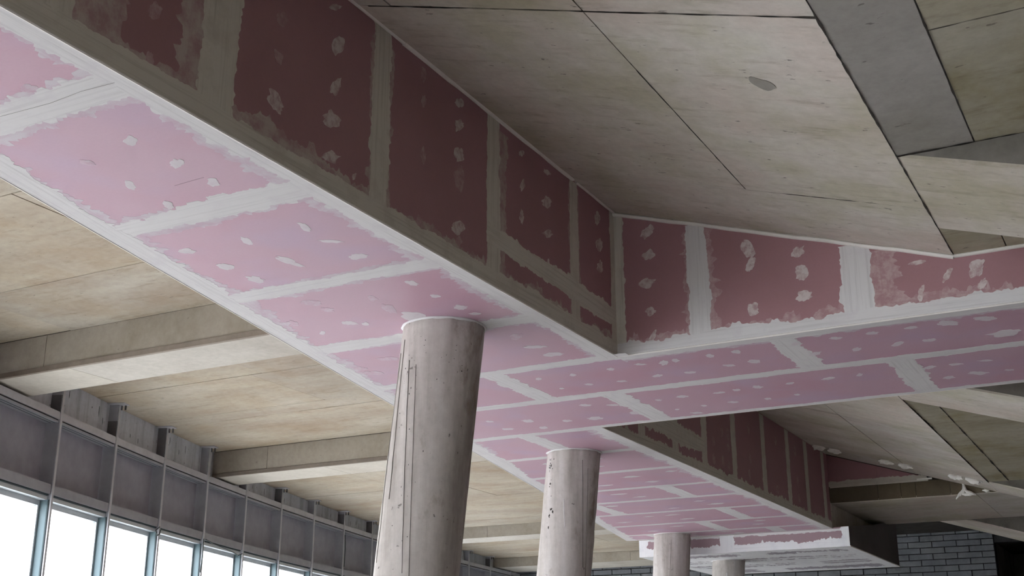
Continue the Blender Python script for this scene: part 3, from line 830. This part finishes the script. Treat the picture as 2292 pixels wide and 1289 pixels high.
THIN = {1, 6, 7, 15, 16, 17, 25, 26, 29, 30, 31, 34}
for k, t in enumerate(PATCH_SOFFIT):
    patch(SOF, t, 'fill_thin' if k in THIN else 'fill', k)
for k, t in enumerate(PATCH_R1):
    patch(F1, t, 'fill_red_thin' if k in (0, 1, 2, 3, 10, 11, 15, 16, 25, 26) else 'fill_red', k, blocky=k in (12, 13, 14))
for k, t in enumerate(PATCH_X):
    patch(FX, t, 'fill_red', k, blocky=k in (0, 1, 5, 10))
# screw dabs of the far run: three rows to a board
k = 0
for (a, b), js in zip(zip(FAR, FAR[1:]), FJ):
    for vv in [x * .62 - 8.0 for x in range(6)]:
        for fr in (.28, .68):
            u_, v_ = a + (b - a) * fr + RND.uniform(-.08, .08), vv + RND.uniform(-.16, .16)
            if vL(u_) + .3 < v_ < VR2 - .25 and min([abs(v_ - j) for j in js] + [9]) > .2 and RND.random() < .8:
                k += 1
                patch(SOF, (v_, u_, RND.uniform(.07, .13), RND.uniform(-.01, .01), 0, RND.uniform(.03, .055)), RND.choice(['comp', 'fill', 'comp']), k)
for u_ in (13.75, 14.0, 14.25, 15.1, 16.3, 17.3):
    for z_ in (2.65, 2.85, 3.05, 3.25):
        if RND.random() < .7:
            k += 1
            patch(F2, (u_ + RND.uniform(-.05, .05), z_ + RND.uniform(-.05, .05), .05, 0, 0, .07), 'fill_red_thin', k)

# hairline cracks in the first joint band and a pencil line on the second board
MB().tube([SOF.at(-3.60, 3.20, .004), SOF.at(-3.78, 3.19, .004), SOF.at(-3.98, 3.205, .004), SOF.at(-4.3, 3.19, .004)], .0006, 4).build('hairline_crack', 'conc_rough', bulk)
MB().tube([SOF.at(-4.15, 4.14, .001), SOF.at(-3.95, 4.13, .001)], .0005, 4).build('pencil_line', 'conc_rough', bulk)

# ---- lowered far bulkhead
VA, VB, UA, UBk = -7.92, -4.45, UEND, 22.7
for a, b, c in ((UA, 19.95, -6.1), (19.95, 20.85, -6.9), (20.85, 21.75, -5.7), (21.75, UBk, -6.6)):
    board(SLOW, [(VA, a), (VA, b), (c, b), (c, a)], 'board_grey', low)
    board(SLOW, [(c, a), (c, b), (VB, b), (VB, a)], 'board_grey', low)
    strip(SLOW, (c, a), (c, b), .22, .22, 'comp_white', rl=.6, rr=.6, parent=low)
for u_, w_ in ((19.95, .27), (20.85, .26), (21.75, .24), (20.4, .07), (21.3, .06)):
    strip(SLOW, (VA + .02, u_), (VB - .02, u_), w_, w_, 'comp_white', rl=.8, rr=.8, parent=low)
strip(SLOW, (VA, UA), (VB, UA), .30, 0, 'comp_white', rl=.6, rr=0, parent=low)
strip(SLOW, (VA, UBk), (VB, UBk), 0, .25, 'comp_white', rl=0, rr=.6, parent=low)
strip(SLOW, (VB, UA), (VB, UBk), .2, 0, 'comp_white', rl=.5, rr=0, parent=low)
strip(SLOW, (VA, UA), (VA, UBk), 0, .2, 'comp_white', rl=0, rr=.5, parent=low)
ZLT = H + .02
for a, b in ((VA, -6.4), (-6.4, VB)):
    board(FLOW, [(a, HLOW), (b, HLOW), (b, H - .004 if b < VR2 else ZLT), (a, H - .004)], 'board_red_pale', low)
strip(FLOW, (VA, HLOW), (VB, HLOW), .115, 0, 'comp_white', rl=.55, rr=0, parent=low)
strip(FLOW, (VA, H - .006), (VB, H - .006), 0, .035, rl=0, rr=.6, parent=low)
strip(FLOW, (-6.40, HLOW + .01), (-6.40, H - .01), .13, .13, 'comp_white', rl=.3, rr=.3, parent=low)
strip(FLOW, (VB, HLOW), (VB, ZLT), .11, 0, 'comp_white', rl=.3, rr=0, parent=low)
strip(FLOW, (VA, HLOW), (VA, H - .01), 0, .16, 'comp_white', rl=0, rr=.4, parent=low)
board(FLR, [(UA, HLOW), (20.9, HLOW), (20.9, 2.65), (UA, ZLT)], 'board_dark', low)
board(FLR, [(20.9, HLOW), (UBk, HLOW), (UBk, 2.90), (22.05, 2.90), (22.05, 2.77), (21.7, 2.77), (20.9, 2.65)], 'board_dark', low, shrink=0)
bead(P(VB, UA, HLOW + .004), P(VB, UBk, HLOW + .004), .010, parent=low)
bead(P(VA, UBk, HLOW + .004), P(VB, UBk, HLOW + .004), .010, parent=low)
MB().slab([P(VA, UA, HLOW), P(VA, UBk, HLOW), P(VA, UBk, 2.77), P(VA, UA, H - .004)], Vector((BT, 0, 0))).build('gypsum_board', 'board_red', low)
MB().slab([P(VA, UBk, HLOW), P(VB, UBk, HLOW), P(VB, UBk, 2.77), P(VA, UBk, 2.77)], Vector((0, -BT, 0))).build('gypsum_board', 'board_red', low)

# ---- dark boarded panel above the wide beam
e = widebeam
ztp = lambda v: zslope(v, -4.75) - .01
boards_b = [(VR2, -3.95), (-3.95, -3.22)]
for a, b in boards_b:
    board(FB, [(a, 3.04), (b, 3.04), (b, max(3.06, ztp(b))), (a, ztp(a))], 'board_red', e, shrink=.001)
strip(FB, (VR2, 3.04), (-3.22, 3.04), .075, 0, 'comp_grey', .3, 0, parent=e)
MB().box(-4.68, -3.2, UEND - .03, UEND - .006, 3.02 + EYE, 3.045 + EYE).build('edge_trim', 'comp_grey', e)
MB().box(-3.36, -3.14, UEND - .05, UEND - .03, 3.035 + EYE, 3.06 + EYE).build('loose_strip', 'foam', e)

# ------------------------------------------------------------------ columns
def column(v, u, zt, lean, r, label, seed, seams, stains=(), pits=()):
    e = tag(empty('concrete_column', (v - lean * (zt + EYE), u, 0)), label, 'column', 'leaning round columns under the bulkhead')
    mb = MB()
    hgt = zt + EYE
    nz, ns = 90, 72
    def pt(th, s, dr=0.0):
        z = hgt * s
        x0 = v - lean * (hgt - z)
        q = Vector((math.cos(th) * 3 + seed * 5, math.sin(th) * 3, z * 1.2))
        rr = r + .004 * mnoise.noise(q) + .003 * mnoise.noise(q * 4.1) + dr
        # rough concrete scab along one shutter joint
        d = abs((th - 0.35 + math.pi) % (2 * math.pi) - math.pi)
        if d < .10:
            rr += (.10 - d) * .09 * max(0, mnoise.noise(Vector((0, seed, z * 6))) + .25)
        # chipped top rim
        if s > .985:
            rr -= .012 * max(0, mnoise.noise(Vector((th * 4, seed, 3))))
        return Vector((x0 + rr * math.cos(th), u + rr * math.sin(th), z))
    for i in range(nz + 1):
        for k in range(ns):
            mb.v.append(tuple(pt(2 * math.pi * k / ns, i / nz)))
    for i in range(nz):
        for k in range(ns):
            k2 = (k + 1) % ns
            mb.f.append((i * ns + k, i * ns + k2, (i + 1) * ns + k2, (i + 1) * ns + k))
    mb.f.append(tuple(reversed(range(ns)))); mb.f.append(tuple(range(nz * ns, nz * ns + ns)))
    sh = mb.build('shaft', 'column', e, smooth=True)
    at = sh.data.attributes.new('stain', 'FLOAT', 'POINT')
    val = []
    for i in range(nz + 1):
        for k in range(ns):
            q = 0.0
            for th, s_, wt, ws in stains:
                d = (2 * math.pi * k / ns - th + math.pi) % (2 * math.pi) - math.pi
                q = max(q, 1 - math.hypot(d / wt, (i / nz - s_) / ws))
            val.append(max(0.0, q))
    at.data.foreach_set('value', val)
    if pits:
        pm = MB()
        for th, s_, w_, h_ in pits:
            o = len(pm.v)
            for j in range(7):
                g = 2 * math.pi * j / 7
                k_ = 1 + RND.uniform(-.35, .35)
                pm.v.append(tuple(pt(th + w_ / r * math.cos(g) * k_, s_ + h_ / hgt * math.sin(g) * k_, .0012)))
            pm.f.append(tuple(range(o, o + 7)))
        pm.build('pit_marks', 'dark', e)
    # plaster smeared round the head, against the boards
    col = MB()
    n = 80
    prof = []
    for k in range(n):
        th = 2 * math.pi * k / n
        g_ = 1 + .8 * mnoise.noise(Vector((math.cos(th) * 3, math.sin(th) * 3, seed)))
        prof.append([(r - .01, 0.0027), (r + .002 + .012 * g_, 0.0022), (r + .002 + .003 * g_, -.002 - .003 * g_), (r - .006, -.004 - .007 * g_)])
    for k in range(n):
        th = 2 * math.pi * k / n
        for (rr, dz) in prof[k]:
            col.v.append((v + rr * math.cos(th), u + rr * math.sin(th), hgt - .003 + dz))
    for k in range(n):
        k2 = (k + 1) % n
        for j in range(3):
            col.f.append((k * 4 + j, k2 * 4 + j, k2 * 4 + j + 1, k * 4 + j + 1))
    col.build('plaster_collar', 'comp', e, smooth=True)
    # shutter joints: narrow raised fins, dark edged
    for th, th2, s0, s1, mt, wd in seams:
        sm = MB()
        n = 40
        for i in range(n + 1):
            s = s0 + (s1 - s0) * i / n
            t = th + (th2 - th) * i / n + .004 * mnoise.noise(Vector((i * .3, seed, th)))
            for dt, dr in ((-wd, .0005), (0, .004), (wd, .0005)):
                sm.v.append(tuple(pt(t + dt, s, dr)))
        for i in range(n):
            for j in range(2):
                sm.f.append((i * 3 + j, i * 3 + j + 1, i * 3 + j + 4, i * 3 + j + 3))
        sm.build('shutter_joint', mt, e)
    return e
DEG = math.pi / 180
def scatter(n, th0, th1, s0, s1, sz):
    return [(RND.uniform(th0, th1) * DEG, RND.uniform(s0, s1), RND.uniform(.3, 1) * sz, RND.uniform(.4, 1.6) * sz) for _ in range(n)]
column(-4.28, 6.93, H, .108, .283, 'thick leaning concrete column nearest the viewer', 1,
       [(-76 * DEG, -104 * DEG, .58, .93, 'dark', .006), (-61 * DEG, -91 * DEG, .50, .92, 'conc_rough', .005), (-112 * DEG, -122 * DEG, .7, .97, 'conc_rough', .008), (-128 * DEG, -134 * DEG, .6, .95, 'conc_rough', .01)],
       [(-18 * DEG, .93, .42, .09), (4 * DEG, .90, .5, .16), (22 * DEG, .70, .2, .2)],
       scatter(20, -112, -80, .80, .97, .0045) + scatter(10, -60, -25, .88, .96, .005) + scatter(9, -100, -60, .62, .80, .0035))
column(-5.50, 11.56, H, .112, .28, 'leaning concrete column second from the viewer, with chipped white streak', 2,
       [(-22 * DEG, -44 * DEG, .70, .97, 'dark', .008), (-12 * DEG, -30 * DEG, .68, .95, 'conc_rough', .006), (-70 * DEG, -77 * DEG, .80, .87, 'comp', .012)],
       [(0, .85, .5, .2)], scatter(16, -125, -108, .88, .99, .009) + scatter(9, -110, -95, .80, .85, .010))
column(-7.14, 18.62, H, .08, .288, 'short pale concrete column third in line, in front of the lowered bulkhead', 3, [(-75 * DEG, -72 * DEG, .3, .97, 'conc_rough', .006)], [(10 * DEG, .9, .5, .2)])
column(-6.80, 20.32, HLOW, .08, .272, 'farthest small concrete column under the lowered bulkhead', 4, [(-75 * DEG, -76 * DEG, .88, .94, 'comp', .03)])


# ------------------------------------------------------------------ window wall
ZHEAD, ZRAIL = 2.247, 3.15
wl = struct(empty('wall_left', (mull[NB].x, mull[NB].y, 0)), 'steel framed window wall with dark spandrel boards')
UP = Vector((0, 0, 1))
def slab_z(u): return SLAB if u < 14.8 else 3.43
def frame_at(i):
    a = mull[max(i - 1, 0)]; b = mull[min(i + 1, len(mull) - 1)]
    t = (b - a).normalized()
    return t, Vector((t.y, -t.x, 0))
for i, A in enumerate(mull):
    if A.y > 31.2: break
    t, n = frame_at(i)
    zs = slab_z(A.y)
    under_beam = 8.4 < A.y < 9.4 or 14.5 < A.y < 15.4
    if under_beam: zs = 3.19
    m = MB()
    m.obox(A, t, n, UP, -.022, .022, -.012, 0, 0, zs + EYE)            # front flange
    m = m.build('mullion', 'steel_light', wl)
    MB().obox(A, t, n, UP, -.006, .006, -.20, -.012, 0, ZRAIL + EYE).build('web', 'steel', m)
    MB().obox(A, t, n, UP, -.03, .012, -.185, -.014, ZRAIL + EYE, zs + EYE).build('post', 'steel' if i % 3 else 'steel_dark', wl)
    if RND.random() < .6 and not under_beam:
        MB().obox(A, t, n, UP, -.034, .014, -.188, -.011, ZRAIL + EYE, ZRAIL + .22 + EYE).build('post_sleeve', 'steel_dark', wl)
    if i > 0:
        c = MB().obox(A, t, n, UP, -.016, -.007, -.155, -.04, 0, ZHEAD - .12 + EYE).build('sky_tint_plate', 'sky_tint', wl)  # added plate over the web, its blue stands for sky light
        MB().obox(A, t, n, UP, -.020, -.007, -.172, -.153, 0, ZHEAD - .12 + EYE).build('gasket', 'gasket', c)
        MB().obox(A, t, n, UP, -.020, -.007, -.046, -.030, 0, ZHEAD - .12 + EYE).build('gasket', 'gasket', c)
    if A.y > 8 and not under_beam:
        b = MB().obox(A, t, n, UP, -.11, .05, -.16, .10, zs + EYE - .014, zs + EYE - .001).build('bracket', 'steel_light', wl)
        for q in (0.005, 0.06):
            bo = MB()
            o = A + n * q + t * .02
            bo.tube([o + UP * (zs + EYE - .016), o + UP * (zs + EYE - .05), o + UP * (zs + EYE - .075)], .013, 6)
            bo.build('bolt', 'steel_dark', b)
wn0 = 5
for i in range(len(mull) - 1):
    A, B = mull[i], mull[i + 1]
    if A.y > 31.0: break
    d = B - A
    L = d.length
    t = d / L
    n = Vector((t.y, -t.x, 0))
    zs = slab_z((A.y + B.y) / 2)
    wn0 += 1
    # window: frame and pane, from the floor to the head rail
    e = struct(empty('window_%d' % wn0, A + t * (L / 2) - n * .17))
    f = MB()
    for (a0, a1, c0, c1) in ((.02, .055, 0, 3.72), (L - .055, L - .02, 0, 3.72), (.055, L - .055, 0, .08), (.055, L - .055, 3.66, 3.72)):
        f.obox(A, t, n, UP, a0, a1, -.20, -.14, c0, c1)
    f.build('window_frame', 'alu', e)
    MB().obox(A, t, n, UP, .055, L - .055, -.175, -.165, .08, 3.66).build('pane', 'glass', e)
    # head rail with its groove, spandrel board, upper rail, concrete upstand
    MB().obox(A, t, n, UP, .022, L - .022, -.19, -.02, ZHEAD - .055 + EYE, ZHEAD + .055 + EYE).build('head_rail', 'steel', wl)
    MB().obox(A, t, n, UP, .03, L - .03, -.19, -.035, ZHEAD - .075 + EYE, ZHEAD - .058 + EYE).build('head_gasket', 'gasket', wl)
    MB().obox(A, t, n, UP, .03, L - .03, -.19, -.05, ZHEAD - .125 + EYE, ZHEAD - .078 + EYE).build('head_trim', 'alu', wl)
    MB().obox(A, t, n, UP, .008, L - .008, -.20, -.185, ZHEAD + .04 + EYE, ZRAIL + EYE - .1).build('spandrel_board', 'spandrel', wl)
    r = MB()
    r.obox(A, t, n, UP, .024, L - .024, -.185, -.012, ZRAIL - .075 + EYE, ZRAIL + .012 + EYE)
    r.build('upper_rail', 'steel_light', wl)
    MB().obox(A, t, n, UP, .03, L - .03, -.185, -.03, ZRAIL - .092 + EYE, ZRAIL - .077 + EYE).build('rail_groove', 'dark', wl)
    MB().obox(A, t, n, UP, .03, L - .03, -.185, -.022, ZRAIL - .118 + EYE, ZRAIL - .093 + EYE).build('rail_lip', 'steel', wl)
    for n0 in (-.055, -.11):
        MB().obox(A, t, n, UP, .03, L - .03, n0 - .012, n0, ZRAIL - .1195 + EYE, ZRAIL - .1175 + EYE).build('rail_groove', 'gasket', wl)
    MB().obox(A, t, n, UP, .004, L - .004, -.30, -.14, ZRAIL - .02 + EYE, SLAB + EYE + .05).build('upstand_panel', 'upstand', wl)
    if 8 < A.y < 21:
        for q in range(RND.randint(2, 4)):
            a0 = RND.uniform(.15, L - .15); hh = RND.uniform(.05, .13); z0 = RND.uniform(ZRAIL + .05, zs - hh - .05)
            MB().slab([A + t * (a0 + da) - n * .1385 + UP * (z0 + dz + EYE) for da, dz in ((-.004, hh), (.004, hh), (.007, hh * .35), (.002, 0), (-.005, hh * .3))], n * -.003).build('drip_mark', 'gasket', wl)

# cable ends hanging from the head rail
def cable(i, s, pts, label):
    A, t, n = mull[i], *frame_at(i)
    q = [A + t * (s + a) + n * b + UP * (ZHEAD + c + EYE) for a, b, c in pts]
    tag(MB().tube(q, .008, 6).build('cable', 'cable'), label, 'cable', 'cable ends at the window heads')
cable(NB + 2, 0, [(-.02, .01, -.06), (-.10, .02, -.09), (-.16, .02, -.13), (-.12, .03, -.19), (-.03, .02, -.16), (0.0, .015, -.10)], 'bent dark cable end at the head of the third mullion from the left edge')
cable(NB + 3, 0, [(-.02, .01, -.05), (-.08, .03, -.12), (-.05, .02, -.26), (-.06, .02, -.42), (-.09, .02, -.55)], 'dark cable hanging down the fourth mullion from the left edge')
cable(NB + 3, 0, [(.05, .01, -.05), (.35, .02, -.09), (.7, .02, -.11), (1.05, .02, -.13), (1.3, .02, -.16), (1.42, .03, -.12)], 'sagging dark cable along the head rail right of the fourth mullion')
cable(NB + 7, 0, [(.01, .01, .72), (.0, .03, .45), (.012, .02, .2), (.0, .02, .1)], 'short black cable down the eighth mullion beside the front column')

# foam squeezed out along the sloping beam
def foam(v, u, z, sx, sy, sz, rot, seed, label, par=None):
    mb = MB()
    ns, nr = 10, 8
    for i in range(ns + 1):
        for k in range(nr):
            th = math.pi * i / ns; ph = 2 * math.pi * k / nr
            p = Vector((math.cos(th), math.sin(th) * math.cos(ph), math.sin(th) * math.sin(ph)))
            w_ = 1 + .55 * mnoise.noise(p * 1.9 + Vector((seed * 3.1, 0, 0))) + .25 * mnoise.noise(p * 5 + Vector((0, seed, 0)))
            p = Vector((p.x * sx, p.y * sy, p.z * sz)) * w_
            mb.v.append(tuple(p))
    for i in range(ns):
        for k in range(nr):
            k2 = (k + 1) % nr
            mb.f.append((i * nr + k, i * nr + k2, (i + 1) * nr + k2, (i + 1) * nr + k))
    o = mb.build('foam_lump', 'foam', par)
    o.location = P(v, u, z); o.rotation_euler = (0, rot, RND.uniform(-.2, .2))
    if par is None: tag(o, label, 'foam', 'white foam lumps on the far sloping beam')
    return o
FL = [(18.12, -4.58, 'foam lump highest up, in the dark corner of the far fascia'), (18.12, -4.33, 'second foam lump down from the dark corner'), (18.1, -3.60, 'left foam lump of the middle pair over the rose panel'), (18.1, -3.34, 'right foam lump of the middle pair over the rose panel'), (18.1, -2.66, 'left foam lump of the lower pair near the crease'), (18.1, -2.42, 'right foam lump of the lower pair near the crease')]
for k, (u_, v_, lb) in enumerate(FL):
    foam(v_, u_, zslope(v_, -4.75) - .02, .10, .035, .046, math.atan(SL), k + 1, 'dirty white ' + lb)
cl = tag(empty('foam_clump', P(-2.69, UEND - .04, 2.82)), 'tangled white foam clump under the sloping beam', 'foam', 'white foam lumps on the far sloping beam')
for k, (dx, dz, rt, ln) in enumerate([(-.06, -.02, -.8, .10), (.0, .04, 1.2, .08), (.06, -.02, .5, .09), (.02, -.05, .1, .07), (-.02, .0, 1.5, .06)]):
    mb = foam(-2.69 + dx, UEND - .05, 2.82 + dz, ln, .02, .022, rt, 20 + k, '', None)
    mb.name = 'foam_strand'
    for key in ('label', 'category', 'group'): del mb[key]
    mb.parent = cl; mb.matrix_parent_inverse = cl.matrix_basis.inverted()
foam(-2.40, UEND - .04, 2.81, .05, .02, .022, .2, 31, 'small white foam crumb right of the tangled clump')

# pale building outside, seen through the first window
bd = tag(empty('building', (-33, 20, 0)), 'hazy pale building outside the leftmost window', 'building')
MB().box(-37, -31, 16, 25.7, -.3, 15).build('building_wall', 'facade', bd)
MB().box(-37.2, -30.8, 15.8, 25.9, 15, 15.4).build('parapet', 'facade', bd)
for k in range(3):
    for j in range(4):
        MB().box(-31.02, -30.96, 16.8 + 2.5 * k, 18.2 + 2.5 * k, 1 + 3.6 * j, 2.8 + 3.6 * j).build('window', 'alu', bd)
